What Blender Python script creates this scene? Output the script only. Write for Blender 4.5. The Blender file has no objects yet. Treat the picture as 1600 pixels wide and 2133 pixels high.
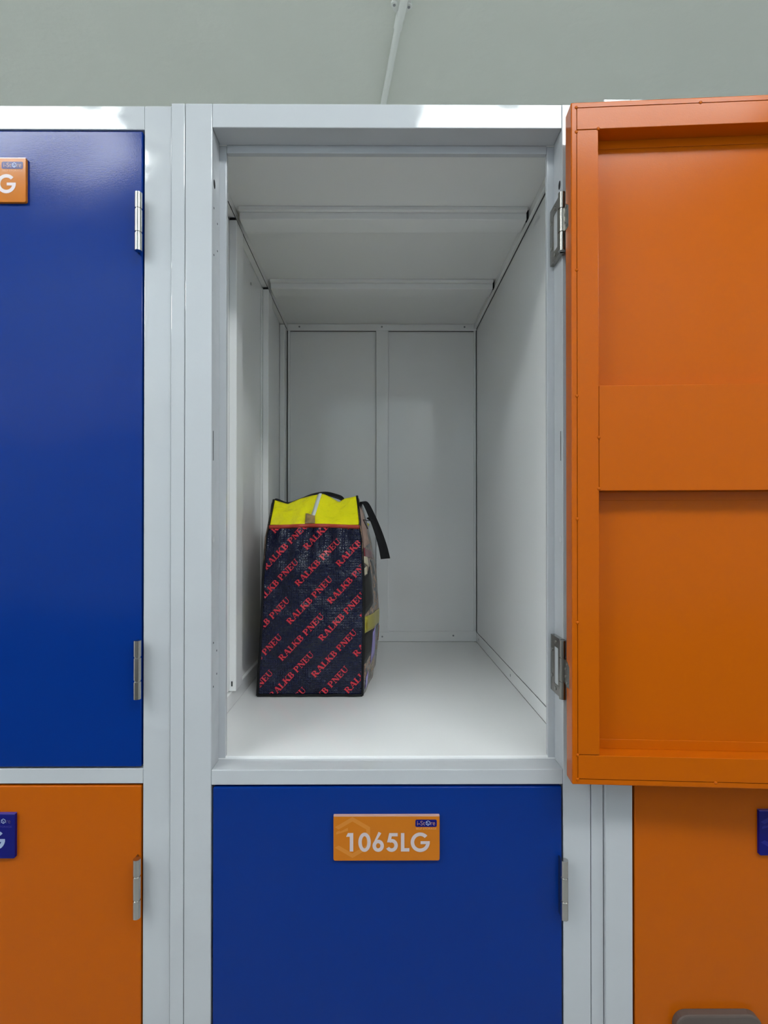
import bpy, bmesh, math, random
from mathutils import Vector, Matrix

# ------------------------------------------------------------------ camera, world, exposure
scene = bpy.context.scene
col = scene.collection
R = math.radians
CAM_Z = 1.5
FPX = 1100.0                                  # focal length in pixels of the 1600 x 2133 frame
VPX, VPY = 786.0, 1094.0                      # where lines running straight into the lockers meet

cam_data = bpy.data.cameras.new('camera')
cam_data.sensor_fit = 'VERTICAL'
cam_data.sensor_height = 36.0
cam_data.lens = FPX / 2133.0 * 36.0
cam_data.shift_y = 22.2 / 2133.0
cam_data.shift_x = 9.2 / 2133.0
cam_data.clip_start = 0.02
cam = bpy.data.objects.new('camera', cam_data)
col.objects.link(cam)
cam.location = (0, 0, CAM_Z)
cam.rotation_euler = (R(90 + 0.3), 0, R(-0.25))
scene.camera = cam

world = bpy.data.worlds.new('world')
scene.world = world
world.use_nodes = True
world.node_tree.nodes['Background'].inputs[0].default_value = (0.8, 0.9, 1.0, 1)
world.node_tree.nodes['Background'].inputs[1].default_value = 0.02

scene.view_settings.view_transform = 'Standard'
scene.view_settings.look = 'None'
scene.view_settings.gamma = 1.0
scene.view_settings.use_curve_mapping = False
scene.view_settings.exposure = 0.0
LAMP = 19.0                                   # radiance of the ceiling panels' diffusers
LAMP_COL = (0.94, 0.985, 1.0)


def P(x, y, Y):
    """survey: a point of the photograph at depth Y, in metres"""
    return Vector(((x - VPX) * Y / FPX, Y, CAM_Z + (VPY - y) * Y / FPX))


# ------------------------------------------------------------------ materials
MATS = {}


def mat(name, color, rough=0.4, metal=0.0, vscale=6, bump=None, coat=0.0, spec=0.5, vary=0.0, emit=None, bump2=None):
    m = bpy.data.materials.new(name)
    m.use_nodes = True
    nt = m.node_tree
    b = nt.nodes['Principled BSDF']
    b.inputs['Base Color'].default_value = (*color, 1)
    b.inputs['Roughness'].default_value = rough
    b.inputs['Metallic'].default_value = metal
    b.inputs['Coat Weight'].default_value = coat
    b.inputs['Coat Roughness'].default_value = 0.05
    b.inputs['Specular IOR Level'].default_value = spec
    tc = nt.nodes.new('ShaderNodeTexCoord')
    if vary:
        n = nt.nodes.new('ShaderNodeTexNoise')
        n.inputs['Scale'].default_value = vscale
        n.inputs['Detail'].default_value = 6
        nt.links.new(tc.outputs['Object'], n.inputs['Vector'])
        mx = nt.nodes.new('ShaderNodeMix')
        mx.data_type = 'RGBA'
        mx.inputs[6].default_value = (*[max(0.002, c * (1 - vary)) for c in color], 1)
        mx.inputs[7].default_value = (*[min(1, c * (1 + vary)) for c in color], 1)
        nt.links.new(n.outputs['Fac'], mx.inputs[0])
        nt.links.new(mx.outputs[2], b.inputs['Base Color'])
    last = None
    for bp in (bump, bump2):
        if not bp:
            continue
        scale, dist, detail = bp
        n = nt.nodes.new('ShaderNodeTexNoise')
        n.inputs['Scale'].default_value = scale
        n.inputs['Detail'].default_value = detail
        nt.links.new(tc.outputs['Object'], n.inputs['Vector'])
        bu = nt.nodes.new('ShaderNodeBump')
        bu.inputs['Strength'].default_value = 1.0
        bu.inputs['Distance'].default_value = dist
        nt.links.new(n.outputs['Fac'], bu.inputs['Height'])
        if last:
            nt.links.new(last.outputs['Normal'], bu.inputs['Normal'])
        last = bu
    if last:
        nt.links.new(last.outputs['Normal'], b.inputs['Normal'])
    if emit:
        b.inputs['Emission Color'].default_value = (*emit[0], 1)
        b.inputs['Emission Strength'].default_value = emit[1]
    MATS[name] = m
    return m


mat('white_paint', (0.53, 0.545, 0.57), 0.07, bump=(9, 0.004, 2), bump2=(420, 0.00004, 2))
mat('white_sheet_lifted', (0.93, 0.93, 0.925), 0.08, bump=(2.2, 0.0015, 0), bump2=(420, 0.00005, 2))  # same white steel as the frame, lightened to brighten the shaded interior
mat('blue_paint', (0.0002, 0.028, 0.225), 0.14, bump=(4.0, 0.004, 1), bump2=(500, 0.00006, 2), spec=0.22)
mat('orange_paint', (0.52, 0.106, 0.0015), 0.19, bump=(4, 0.002, 1), bump2=(500, 0.00006, 2), spec=0.16)
mat('steel', (0.34, 0.325, 0.30), 0.26, 1.0)
mat('steel_bright', (0.52, 0.505, 0.48), 0.2, 1.0)
mat('hole_black', (0.006, 0.006, 0.007), 0.8)
mat('seam_shadow', (0.05, 0.05, 0.05), 0.8)
mat('rivet_grey', (0.30, 0.31, 0.32), 0.35, 0.7)
mat('plug_grey', (0.45, 0.47, 0.48), 0.4)
mat('ceiling_paint', (0.84, 0.865, 0.79), 0.75, bump=(30, 0.0015, 6), vary=0.015)
mat('conduit_paint', (0.88, 0.90, 0.86), 0.40)
mat('floor_concrete', (0.40, 0.40, 0.39), 0.35, vary=0.1)
mat('wall_paint', (0.85, 0.85, 0.84), 0.6)
mat('wall_front_paint', (0.66, 0.76, 0.83), 0.6)
mat('board_white', (0.88, 0.90, 0.90), 0.5)
mat('reflector_dark', (0.22, 0.22, 0.22), 0.5)
mat('lamp_frame', (0.8, 0.8, 0.8), 0.4)
mat('diffuser', (0.9, 0.9, 0.9), 0.5, emit=(LAMP_COL, LAMP))
mat('acrylic_orange', (0.58, 0.17, 0.008), 0.12, spec=0.25)
mat('acrylic_orange_pale', (0.645, 0.228, 0.030), 0.12, spec=0.25)
mat('acrylic_blue', (0.002, 0.004, 0.15), 0.12, spec=0.25)
mat('acrylic_blue_pale', (0.016, 0.018, 0.22), 0.12, spec=0.25)
mat('acrylic_edge', (0.62, 0.36, 0.30), 0.1)
mat('acrylic_edge_blue', (0.06, 0.05, 0.30), 0.1)
mat('print_white', (0.62, 0.52, 0.52), 0.3)
mat('print_bluewhite', (0.35, 0.42, 0.62), 0.3)
mat('print_logo_text', (0.40, 0.20, 0.16), 0.3)
mat('print_logo_dark', (0.06, 0.035, 0.12), 0.3)
mat('print_small', (0.72, 0.36, 0.13), 0.3)
mat('handle_grey', (0.10, 0.075, 0.065), 0.45)
mat('bag_black', (0.006, 0.006, 0.007), 0.6, spec=0.25, bump=(600, 0.0002, 2))
mat('bag_yellow', (0.95, 0.88, 0.004), 0.18, bump=(30, 0.010, 3), bump2=(450, 0.00025, 1))
mat('bag_red', (0.46, 0.045, 0.022), 0.4, bump=(300, 0.0003, 2))
mat('bag_letter', (0.66, 0.030, 0.050), 0.32, bump=(380, 0.0003, 2))
mat('zip_white', (0.70, 0.74, 0.72), 0.5)
mat('tape_yellow', (0.42, 0.36, 0.04), 0.3, vary=0.35)
mat('tape_flower', (0.70, 0.40, 0.01), 0.3)
mat('tape_dark', (0.008, 0.007, 0.006), 0.4, spec=0.2)
mat('tab_print', (0.20, 0.13, 0.05), 0.3, vary=2.2, vscale=70)
mat('print_peach', (0.62, 0.36, 0.26), 0.25, bump=(60, 0.002, 3), vary=0.3, vscale=55)
mat('print_lilac', (0.32, 0.26, 0.62), 0.25, vary=0.2)
mat('print_maroon', (0.22, 0.03, 0.04), 0.25, vary=0.3, vscale=55)
mat('print_cream', (0.72, 0.62, 0.42), 0.25, vary=0.1)
mat('print_ember', (0.60, 0.16, 0.02), 0.25, vary=0.4, vscale=55)


def bag_navy():
    m = mat('bag_navy', (0.0015, 0.004, 0.028), 0.23, spec=0.4)
    nt = m.node_tree
    b = nt.nodes['Principled BSDF']
    tc = nt.nodes.new('ShaderNodeTexCoord')
    ch = []
    for d, sc in (('X', 330), ('Z', 330)):
        w = nt.nodes.new('ShaderNodeTexWave')
        w.bands_direction = d
        w.inputs['Scale'].default_value = sc / 6.0
        w.inputs['Distortion'].default_value = 1.2
        nt.links.new(tc.outputs['Object'], w.inputs['Vector'])
        ch.append(w)
    ad = nt.nodes.new('ShaderNodeMath')
    ad.operation = 'MULTIPLY'
    nt.links.new(ch[0].outputs['Fac'], ad.inputs[0])
    nt.links.new(ch[1].outputs['Fac'], ad.inputs[1])
    b1 = nt.nodes.new('ShaderNodeBump')
    b1.inputs['Distance'].default_value = 0.0006
    nt.links.new(ad.outputs[0], b1.inputs['Height'])
    n = nt.nodes.new('ShaderNodeTexNoise')
    n.inputs['Scale'].default_value = 16
    n.inputs['Detail'].default_value = 4
    nt.links.new(tc.outputs['Object'], n.inputs['Vector'])
    b2 = nt.nodes.new('ShaderNodeBump')
    b2.inputs['Distance'].default_value = 0.022
    nt.links.new(n.outputs['Fac'], b2.inputs['Height'])
    nt.links.new(b1.outputs['Normal'], b2.inputs['Normal'])
    nt.links.new(b2.outputs['Normal'], b.inputs['Normal'])


bag_navy()


def bag_print(name='bag_print'):
    """printed picture cloth: streaky patches of charcoal, grey, tan and peach"""
    m = mat(name, (0.3, 0.25, 0.2), 0.24)
    nt = m.node_tree
    b = nt.nodes['Principled BSDF']
    tc = nt.nodes.new('ShaderNodeTexCoord')
    mp = nt.nodes.new('ShaderNodeMapping')
    mp.inputs['Scale'].default_value = (22, 26, 15)
    mp.inputs['Rotation'].default_value = (0.5, 0.0, 0.0)
    nt.links.new(tc.outputs['Object'], mp.inputs['Vector'])
    n = nt.nodes.new('ShaderNodeTexNoise')
    n.inputs['Scale'].default_value = 1.6
    n.inputs['Detail'].default_value = 5
    n.inputs['Distortion'].default_value = 1.4
    nt.links.new(mp.outputs[0], n.inputs['Vector'])
    cr = nt.nodes.new('ShaderNodeValToRGB')
    el = cr.color_ramp.elements
    el[0].position = 0.37
    el[0].color = (0.010, 0.010, 0.012, 1)
    el[1].position = 0.69
    el[1].color = (0.55, 0.42, 0.30, 1)
    for p, c in ((0.43, (0.03, 0.03, 0.035)), (0.48, (0.16, 0.17, 0.18)), (0.52, (0.28, 0.19, 0.10)),
                 (0.56, (0.55, 0.32, 0.22)), (0.61, (0.03, 0.025, 0.02))):
        e = el.new(p)
        e.color = (*c, 1)
    nt.links.new(n.outputs['Fac'], cr.inputs[0])
    nt.links.new(cr.outputs[0], b.inputs['Base Color'])
    bu = nt.nodes.new('ShaderNodeBump')
    bu.inputs['Distance'].default_value = 0.01
    n2 = nt.nodes.new('ShaderNodeTexNoise')
    n2.inputs['Scale'].default_value = 18
    n2.inputs['Detail'].default_value = 4
    nt.links.new(tc.outputs['Object'], n2.inputs['Vector'])
    nt.links.new(n2.outputs['Fac'], bu.inputs['Height'])
    nt.links.new(bu.outputs['Normal'], b.inputs['Normal'])


bag_print()


# ------------------------------------------------------------------ mesh helpers
class MB:
    def __init__(self):
        self.v, self.f = [], []

    def add(self, vs, fs):
        n = len(self.v)
        self.v += [tuple(p) for p in vs]
        self.f += [tuple(i + n for i in f) for f in fs]
        return self

    def box(self, x0, x1, y0, y1, z0, z1):
        return self.add([(x0, y0, z0), (x1, y0, z0), (x1, y1, z0), (x0, y1, z0),
                         (x0, y0, z1), (x1, y0, z1), (x1, y1, z1), (x0, y1, z1)],
                        [(0, 3, 2, 1), (4, 5, 6, 7), (0, 1, 5, 4), (1, 2, 6, 5), (2, 3, 7, 6), (3, 0, 4, 7)])

    def cyl(self, a, b, r, n=20, r2=None):
        a, b = Vector(a), Vector(b)
        r2 = r if r2 is None else r2
        d = (b - a).normalized()
        u = d.orthogonal().normalized()
        w = d.cross(u)
        vs = []
        for c, rr in ((a, r), (b, r2)):
            for i in range(n):
                t = 2 * math.pi * i / n
                vs.append(c + rr * (math.cos(t) * u + math.sin(t) * w))
        fs = [(i, (i + 1) % n, n + (i + 1) % n, n + i) for i in range(n)]
        fs += [tuple(range(n - 1, -1, -1)), tuple(range(n, 2 * n))]
        return self.add(vs, fs)

    def tube(self, pts, r, n=8):
        pts = [Vector(p) for p in pts]
        rings = []
        u = None
        for i, p in enumerate(pts):
            d = (pts[min(i + 1, len(pts) - 1)] - pts[max(i - 1, 0)]).normalized()
            u = d.orthogonal().normalized() if u is None else (u - d * u.dot(d)).normalized()
            w = d.cross(u)
            rings.append([p + r * (math.cos(2 * math.pi * k / n) * u + math.sin(2 * math.pi * k / n) * w) for k in range(n)])
        vs = [q for ring in rings for q in ring]
        fs = []
        for i in range(len(pts) - 1):
            for k in range(n):
                fs.append((i * n + k, i * n + (k + 1) % n, (i + 1) * n + (k + 1) % n, (i + 1) * n + k))
        fs += [tuple(range(n - 1, -1, -1)), tuple(range((len(pts) - 1) * n, len(pts) * n))]
        return self.add(vs, fs)

    def grid(self, rows):
        m = len(rows[0])
        vs = [p for r in rows for p in r]
        fs = []
        for i in range(len(rows) - 1):
            for k in range(m - 1):
                fs.append((i * m + k, i * m + k + 1, (i + 1) * m + k + 1, (i + 1) * m + k))
        return self.add(vs, fs)

    def prism(self, poly, y0, y1):
        """(x,z) outline extruded along y"""
        n = len(poly)
        vs = [(x, y0, z) for x, z in poly] + [(x, y1, z) for x, z in poly]
        fs = [tuple(range(n)), tuple(range(2 * n - 1, n - 1, -1))]
        fs += [(i, n + i, n + (i + 1) % n, (i + 1) % n) for i in range(n)]
        return self.add(vs, fs)

    def build(self, name, m, parent=None, bevel=0.0, smooth=False, solid=0.0, segs=2, sub=0, loc=None):
        me = bpy.data.meshes.new(name)
        me.from_pydata(self.v, [], self.f)
        bm = bmesh.new()
        bm.from_mesh(me)
        if not solid:
            bmesh.ops.recalc_face_normals(bm, faces=bm.faces)
        if smooth == 'auto':
            for e in bm.edges:
                if len(e.link_faces) == 2 and e.calc_face_angle(0) > R(35):
                    e.smooth = False
        bm.to_mesh(me)
        bm.free()
        me.materials.append(MATS[m])
        o = bpy.data.objects.new(name, me)
        col.objects.link(o)
        if loc is not None:
            o.location = loc
        if parent:
            o.parent = parent
        if smooth:
            for p in me.polygons:
                p.use_smooth = True
        if solid:
            md = o.modifiers.new('Solidify', 'SOLIDIFY')
            md.thickness = solid
            md.offset = 0
        if bevel:
            md = o.modifiers.new('Bevel', 'BEVEL')
            md.width = bevel
            md.segments = segs
            md.limit_method = 'ANGLE'
            md.angle_limit = R(40)
            md.harden_normals = False
        if sub:
            md = o.modifiers.new('Subdivision', 'SUBSURF')
            md.levels = sub
            md.render_levels = sub
        return o


def box(name, m, parent, x0, x1, y0, y1, z0, z1, bevel=0.0008):
    return MB().box(x0, x1, y0, y1, z0, z1).build(name, m, parent, bevel)


def thing(name, label, cat, loc, group=None):
    o = bpy.data.objects.new(name, None)
    o.empty_display_size = 0.1
    col.objects.link(o)
    o.location = loc
    o['label'] = label
    o['category'] = cat
    if group:
        o['group'] = group
    return o


def struct(o, label, cat):
    o['kind'] = 'structure'
    o['label'] = label
    o['category'] = cat
    return o


# ------------------------------------------------------------------ the room
CEIL = 3.3
struct(box('floor', 'floor_concrete', None, -4.3, 4.3, -1.35, 2.65, -0.05, 0.0, 0), 'grey concrete aisle floor in front of the lockers', 'floor')
struct(box('ceiling', 'ceiling_paint', None, -4.3, 4.3, -1.35, 2.65, CEIL, CEIL + 0.05, 0), 'flat greenish grey painted ceiling above the lockers', 'ceiling')
struct(box('wall_back', 'wall_paint', None, -4.3, 4.3, 2.6, 2.65, 0, CEIL, 0), 'plain pale wall behind the lockers', 'wall')
struct(box('wall_left', 'wall_paint', None, -4.35, -4.3, -1.35, 2.65, 0, CEIL, 0), 'plain pale wall closing the aisle on the left', 'wall')
struct(box('wall_right', 'wall_paint', None, 4.3, 4.35, -1.35, 2.65, 0, CEIL, 0), 'plain pale wall closing the aisle on the right', 'wall')
struct(box('wall_front', 'wall_front_paint', None, -4.3, 4.3, -1.4, -1.35, 0, CEIL, 0), 'pale wall facing the lockers across the aisle', 'wall')
struct(box('dark_reflector', 'reflector_dark', None, -4.3, 4.3, -1.35, -1.34, 0.0, 1.0, 0), 'unseen dark panel added across the aisle to darken door reflections', 'trim')  # added out of view so the lower doors reflect something dark

for nm, x0, x1, z1, lab in (('reflector_1', 0.27, 0.54, 2.67, 'tall narrow unseen white board added to reflect in the locker back'), ('reflector_2', -0.48, 0.0, 2.32, 'broad unseen white board added to reflect in the locker back'),
                            ('reflector_3', -2.6, -1.30, 2.49, 'wide unseen white board added to reflect in the blue door')):
    struct(box(nm, 'board_white', None, x0, x1, -1.35, -1.325, 1.0 if nm != 'reflector_3' else 2.0, z1, 0.002), lab, 'trim')  # boards added out of view for their pale reflections in the lockers

# ------------------------------------------------------------------ locker cabinets
TOPZ, OPEN_T, OPEN_B, LOW_T, LOW_B = 2.235, 2.1933, 1.0767, 1.0508, 0.10
JAMB = 0.044
OUT_L, OP_L, OP_R, OUT_R = -0.3342, -0.2875, 0.3225, 0.3700     # frame widths, same for every cabinet
DT = 0.031                                                     # door thickness
BACK = 1.91


def make_door(cab, paint, ox, F, z0, z1, angle=0.0, detailed=False):
    """tray door hung on the right; mesh origin on the hinge pin"""
    W = OP_R - OP_L - 0.0065
    H = z1 - z0 - 0.0076
    pin = Vector((ox + OP_R - 0.0035, F - 0.0155, z0 + 0.0038))
    xr, y0 = 0.0005, 0.0145                       # hinge edge and outer face, relative to the pin
    x0, x1 = xr - W, xr
    bm = bmesh.new()
    vs = [bm.verts.new(p) for p in ((x0, y0, 0), (x1, y0, 0), (x1, y0 + DT, 0), (x0, y0 + DT, 0),
                                    (x0, y0, H), (x1, y0, H), (x1, y0 + DT, H), (x0, y0 + DT, H))]
    for f in ((0, 3, 2, 1), (4, 5, 6, 7), (0, 1, 5, 4), (1, 2, 6, 5), (3, 0, 4, 7)):
        bm.faces.new([vs[i] for i in f])
    L = 0.0085                                    # folded lip round the inside
    q = [bm.verts.new(p) for p in ((x0 + L, y0 + DT, L), (x1 - L, y0 + DT, L), (x1 - L, y0 + DT, H - L), (x0 + L, y0 + DT, H - L))]
    o4 = (3, 2, 6, 7)
    for i in range(4):
        k = (i + 1) % 4
        bm.faces.new([vs[o4[k]], vs[o4[i]], q[i], q[k]])
    bmesh.ops.recalc_face_normals(bm, faces=bm.faces)
    ctr = Vector(((x0 + x1) / 2, y0 + DT / 2, H / 2))
    fr = [f for f in bm.faces if abs(f.normal.y) > .9 and f.calc_center_median().y < y0 + 0.001][0]
    if fr.normal.y > 0:
        bmesh.ops.reverse_faces(bm, faces=bm.faces)
    me = bpy.data.meshes.new('door')
    bm.to_mesh(me)
    bm.free()
    me.materials.append(MATS[paint])
    d = bpy.data.objects.new('door', me)
    col.objects.link(d)
    d.parent = cab
    md = d.modifiers.new('Bevel', 'BEVEL')
    md.width = 0.0016
    md.segments = 3
    md.limit_method = 'ANGLE'
    md.angle_limit = R(40)
    md = d.modifiers.new('Solidify', 'SOLIDIFY')
    md.thickness = 0.0011
    md.offset = -1
    d.location = pin - cab.location
    d.rotation_euler = (0, 0, R(angle))
    if detailed:
        yi = y0 + DT - 0.0004                     # level of the inner frame
        FW, TF, BF = 0.0435, 0.0445, 0.0475
        s = 0.0009

        def piece(name, *bs, bev=0.0009):
            mb = MB()
            for bb in bs:
                mb.box(*bb)
            return mb.build(name, paint, d, bev)
        yb = y0 + 0.0014
        # L-shaped inner frame members, each with a return leg down to the door skin
        piece('inner_flange', (x1 - FW, x1 - L - s, yi - 0.0012, yi, BF + s, H - TF - s), (x1 - FW, x1 - FW + 0.0012, yb, yi - 0.0002, BF, H - TF))
        piece('inner_flange', (x0 + L + s, x0 + FW, yi - 0.0012, yi, BF + s, H - TF - s), (x0 + FW - 0.0012, x0 + FW, yb, yi - 0.0002, BF, H - TF))
        piece('inner_flange', (x0 + L + s, x1 - L - s, yi - 0.0012, yi + 0.0003, H - TF, H - L - s), (x0 + FW, x1 - FW, yb, yi - 0.0002, H - TF, H - TF + 0.0012),
              (x0 + FW, x1 - FW, yb, yb + 0.0012, H - TF - 0.014, H - TF))
        piece('inner_flange', (x0 + L + s, x1 - L - s, yi - 0.0012, yi + 0.0003, L + s, BF), (x0 + FW, x1 - FW, yb, yi - 0.0002, BF - 0.0012, BF),
              (x0 + FW, x1 - FW, yb, yb + 0.0012, BF, BF + 0.016))
        # wide lock channel across the middle
        zc0, zc1 = 1.5565 - pin.z, 1.727 - pin.z
        piece('lock_channel', (x0 + FW + 0.001, x1 - FW - 0.001, yi - 0.0075, yi - 0.0014, zc0, zc1),
              (x0 + FW + 0.001, x1 - FW - 0.001, yb, yi - 0.002, zc0, zc0 + 0.0014),
              (x0 + FW + 0.001, x1 - FW - 0.001, yb, yi - 0.002, zc1 - 0.0014, zc1),
              (x0 + FW + 0.001, x1 - FW - 0.001, yb, yb + 0.0012, zc0 - 0.015, zc0), bev=0.0022)
        # spot welds and rivets
        welds = [(x1 - L, H - L), (x1 - L, H - TF - 0.004), (x1 - FW, H - TF), (x1 - 0.205, H - L), (x1 - L, L), (x1 - L, BF), (x1 - FW, (zc0 + zc1) / 2 + 0.001),
                 (x1 - FW, zc0 + 0.003), (x1 - L, 0.262), (x1 - L, 0.835), (x1 - L, 0.43), (x1 - L, 0.63), (x1 - 0.225, L), (x0 + L, H - L), (x0 + L, L), (x0 + FW, H - TF)]
        wm = None
        for wx, wz in welds:
            bmw = bmesh.new()
            bmesh.ops.create_icosphere(bmw, subdivisions=2, radius=0.0028)
            for v in bmw.verts:
                v.co.y *= 0.55
            if wm is None:
                wm = bpy.data.meshes.new('weld_dot')
                bmw.to_mesh(wm)
                wm.materials.append(MATS[paint])
                for p in wm.polygons:
                    p.use_smooth = True
            bmw.free()
            o = bpy.data.objects.new('weld_dot', wm)
            col.objects.link(o)
            o.parent = d
            o.location = (wx, yi + 0.0004, wz)
    return d, pin


def hinge(cab, pin, z1, open_angle=None):
    """100 mm lift hinge, z1 its top; knuckle on the pin"""
    p = Vector((pin.x - (0.0022 if open_angle else 0.0), pin.y, 0))
    r = 0.0062
    base = cab.location
    mb = MB()
    for a, b in ((0.0, 0.0270), (0.0300, 0.0675), (0.0705, 0.1)):
        mb.cyl((p.x - base.x, p.y - base.y, z1 - b - base.z), (p.x - base.x, p.y - base.y, z1 - a - base.z), r, 24)
    for a, b in ((0.0270, 0.0300), (0.0675, 0.0705)):
        mb.cyl((p.x - base.x, p.y - base.y, z1 - b - base.z), (p.x - base.x, p.y - base.y, z1 - a - base.z), r * 0.82, 24)
    k = mb.build('hinge', 'steel_bright' if open_angle is None else 'steel', cab, smooth='auto')
    X, Y = p.x - base.x, p.y - base.y
    zc = z1 - base.z
    if open_angle is None:
        MB().box(X - 0.0056, X - 0.0036, Y, Y + 0.020, zc - 0.099, zc - 0.001).build('hinge_leaf', 'steel', k, 0.0004)
        return
    # leaf on the jamb, with the opening the other leaf folds into
    xj, xt = X - 0.0026, OP_R - base.x - 0.0002
    ya, yb_, ye = Y + 0.0165, Y + 0.0360, Y + 0.0555
    mb = MB()
    mb.box(xj, xt, yb_, ye, zc - 0.1, zc)
    mb.box(xj, xt, Y + 0.002, yb_, zc - 0.1, zc - 0.083)
    mb.box(xj, xt, Y + 0.002, yb_, zc - 0.018, zc)
    mb.box(xj, xt, Y + 0.002, ya, zc - 0.083, zc - 0.018)
    mb.build('jamb_leaf', 'steel', k, 0.0003)
    MB().box(xj + 0.0012, xt, ya - 0.0005, yb_ + 0.0005, zc - 0.0835, zc - 0.0175).build('slot_fill', 'white_paint', k)  # white insert added so the shaded leaf opening reads bright
    # leaf on the edge of the open door
    mb = MB()
    xd = X + 0.0012
    c = 0.008
    poly = [(Y - 0.001, -0.031), (Y - 0.028 + c, -0.031), (Y - 0.031, -0.031 - c), (Y - 0.031, -0.066 + 0.0 - c), (Y - 0.028 + c, -0.0745), (Y - 0.001, -0.0665)]
    n = len(poly)
    vs = [(xd - 0.0014, a, zc + b) for a, b in poly] + [(xd, a, zc + b) for a, b in poly]
    mb.add(vs, [tuple(range(n)), tuple(range(2 * n - 1, n - 1, -1))] + [(i, n + i, n + (i + 1) % n, (i + 1) % n) for i in range(n)])
    mb.build('door_leaf', 'steel', k, 0.0003)
    for yy, zz in ((ye - 0.026, -0.009), (ye - 0.009, -0.026), (ye - 0.009, -0.072), (ye - 0.026, -0.091)):
        MB().cyl((xj - 0.0009, yy, zc + zz), (xj + 0.0003, yy, zc + zz), 0.0034, 12).build('screw', 'steel_bright', k)
    for yy, zz in ((Y - 0.021, -0.036), (Y - 0.013, -0.045), (Y - 0.013, -0.058), (Y - 0.021, -0.067)):
        MB().cyl((xd - 0.0022, yy, zc + zz), (xd - 0.001, yy, zc + zz), 0.0024, 12).build('screw', 'steel_bright', k)


def make_frame(cab, ox, F, opening):
    """front frame and body; coordinates relative to the cabinet's base"""
    b = cab.location

    def bx(name, m, x0, x1, y0, y1, z0, z1, bev=0.0008):
        return box(name, m, cab, x0 + ox - b.x, x1 + ox - b.x, y0 - b.y, y1 - b.y, z0, z1, bev)
    Fb = F + JAMB
    bx('stile', 'white_paint', OUT_L, OP_L, F, Fb, 0, TOPZ, 0.0012)
    bx('stile', 'white_paint', OP_R, OUT_R, F, Fb, 0, TOPZ, 0.0012)
    g = 0.0002
    bx('header', 'white_paint', OP_L + g, OP_R - g, F + 0.0003, Fb, OPEN_T, TOPZ, 0.0012)
    bx('rail', 'white_paint', OP_L + g, OP_R - g, F + 0.0003, Fb, LOW_T, OPEN_B, 0.0012)
    bx('sill', 'white_paint', OP_L + g, OP_R - g, F + 0.0003, Fb, 0, LOW_B, 0.0012)
    # door stops: flanges standing into the openings at the back of the jambs
    lw, ly = 0.0123, 0.010
    for z0, z1, nm in ((OPEN_B, OPEN_T, 1), (LOW_B, LOW_T, 0)):
        bx('door_stop', 'white_paint', OP_L - 0.001, OP_L + lw, Fb, Fb + ly, z0 + 0.001, z1 - 0.0005)
        bx('door_stop', 'white_paint', OP_R - lw, OP_R + 0.001, Fb, Fb + ly, z0 + 0.001, z1 - 0.0005)
        bx('door_stop', 'white_paint', OP_L + lw + 0.0004, OP_R - lw - 0.0004, Fb, Fb + ly, z1 - 0.0137, z1 + 0.001)
    # body
    LP, RP = -0.3430, 0.3590
    yb = F + 0.993
    bx('side_panel', 'white_sheet_lifted', LP - 0.0012, LP, Fb, yb, 0, TOPZ - 0.003, 0)
    bx('side_panel', 'white_sheet_lifted', RP, RP + 0.0012, Fb, yb, 0, TOPZ - 0.003, 0)
    bx('top_panel', 'white_sheet_lifted', LP, RP, Fb - 0.004, yb, 2.2275, 2.2290, 0)
    bx('floor_panel', 'white_sheet_lifted', LP, RP, Fb + 0.0002, yb, 1.0700, 1.0810, 0.0012)
    bx('floor_panel', 'white_sheet_lifted', LP, RP, Fb, yb, 0.09, 0.092, 0)
    return bx, LP, RP, yb


# --- the cabinet in the middle: upper locker open
F = 0.917
cab_m = thing('locker_cabinet', 'white steel locker cabinet whose upper orange door stands wide open', 'locker', (0.018, F, 0))
bx, LP, RP, yb = make_frame(cab_m, 0.0, F, True)
# back: two sheets either side of a flat stiffener, angle above, rail below
zf, zt = 1.081, 2.2275
bx('back_panel', 'white_sheet_lifted', LP, 0.001, yb + 0.004, yb + 0.006, 0, zt, 0)
bx('back_panel', 'white_sheet_lifted', 0.001, RP, yb + 0.004, yb + 0.006, 0, zt, 0)
bx('back_stiffener', 'white_sheet_lifted', -0.0045, 0.0400, yb - 0.008, yb + 0.003, zf + 0.034, zt - 0.022, 0.0022)
bx('back_stiffener', 'white_sheet_lifted', -0.3235, -0.3150, yb - 0.003, yb + 0.003, zf + 0.034, zt - 0.022, 0.0012)
bx('back_stiffener', 'white_sheet_lifted', RP - 0.0090, RP - 0.0015, yb - 0.003, yb + 0.003, zf + 0.034, zt - 0.022, 0.0012)
bx('back_rail', 'white_sheet_lifted', -0.3230, RP - 0.0015, yb - 0.006, yb + 0.003, zf + 0.0005, zf + 0.0370, 0.0015)
bx('back_angle', 'white_sheet_lifted', -0.3230, RP - 0.0015, yb - 0.008, yb + 0.003, zt - 0.0235, zt - 0.0005, 0.0015)
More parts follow.
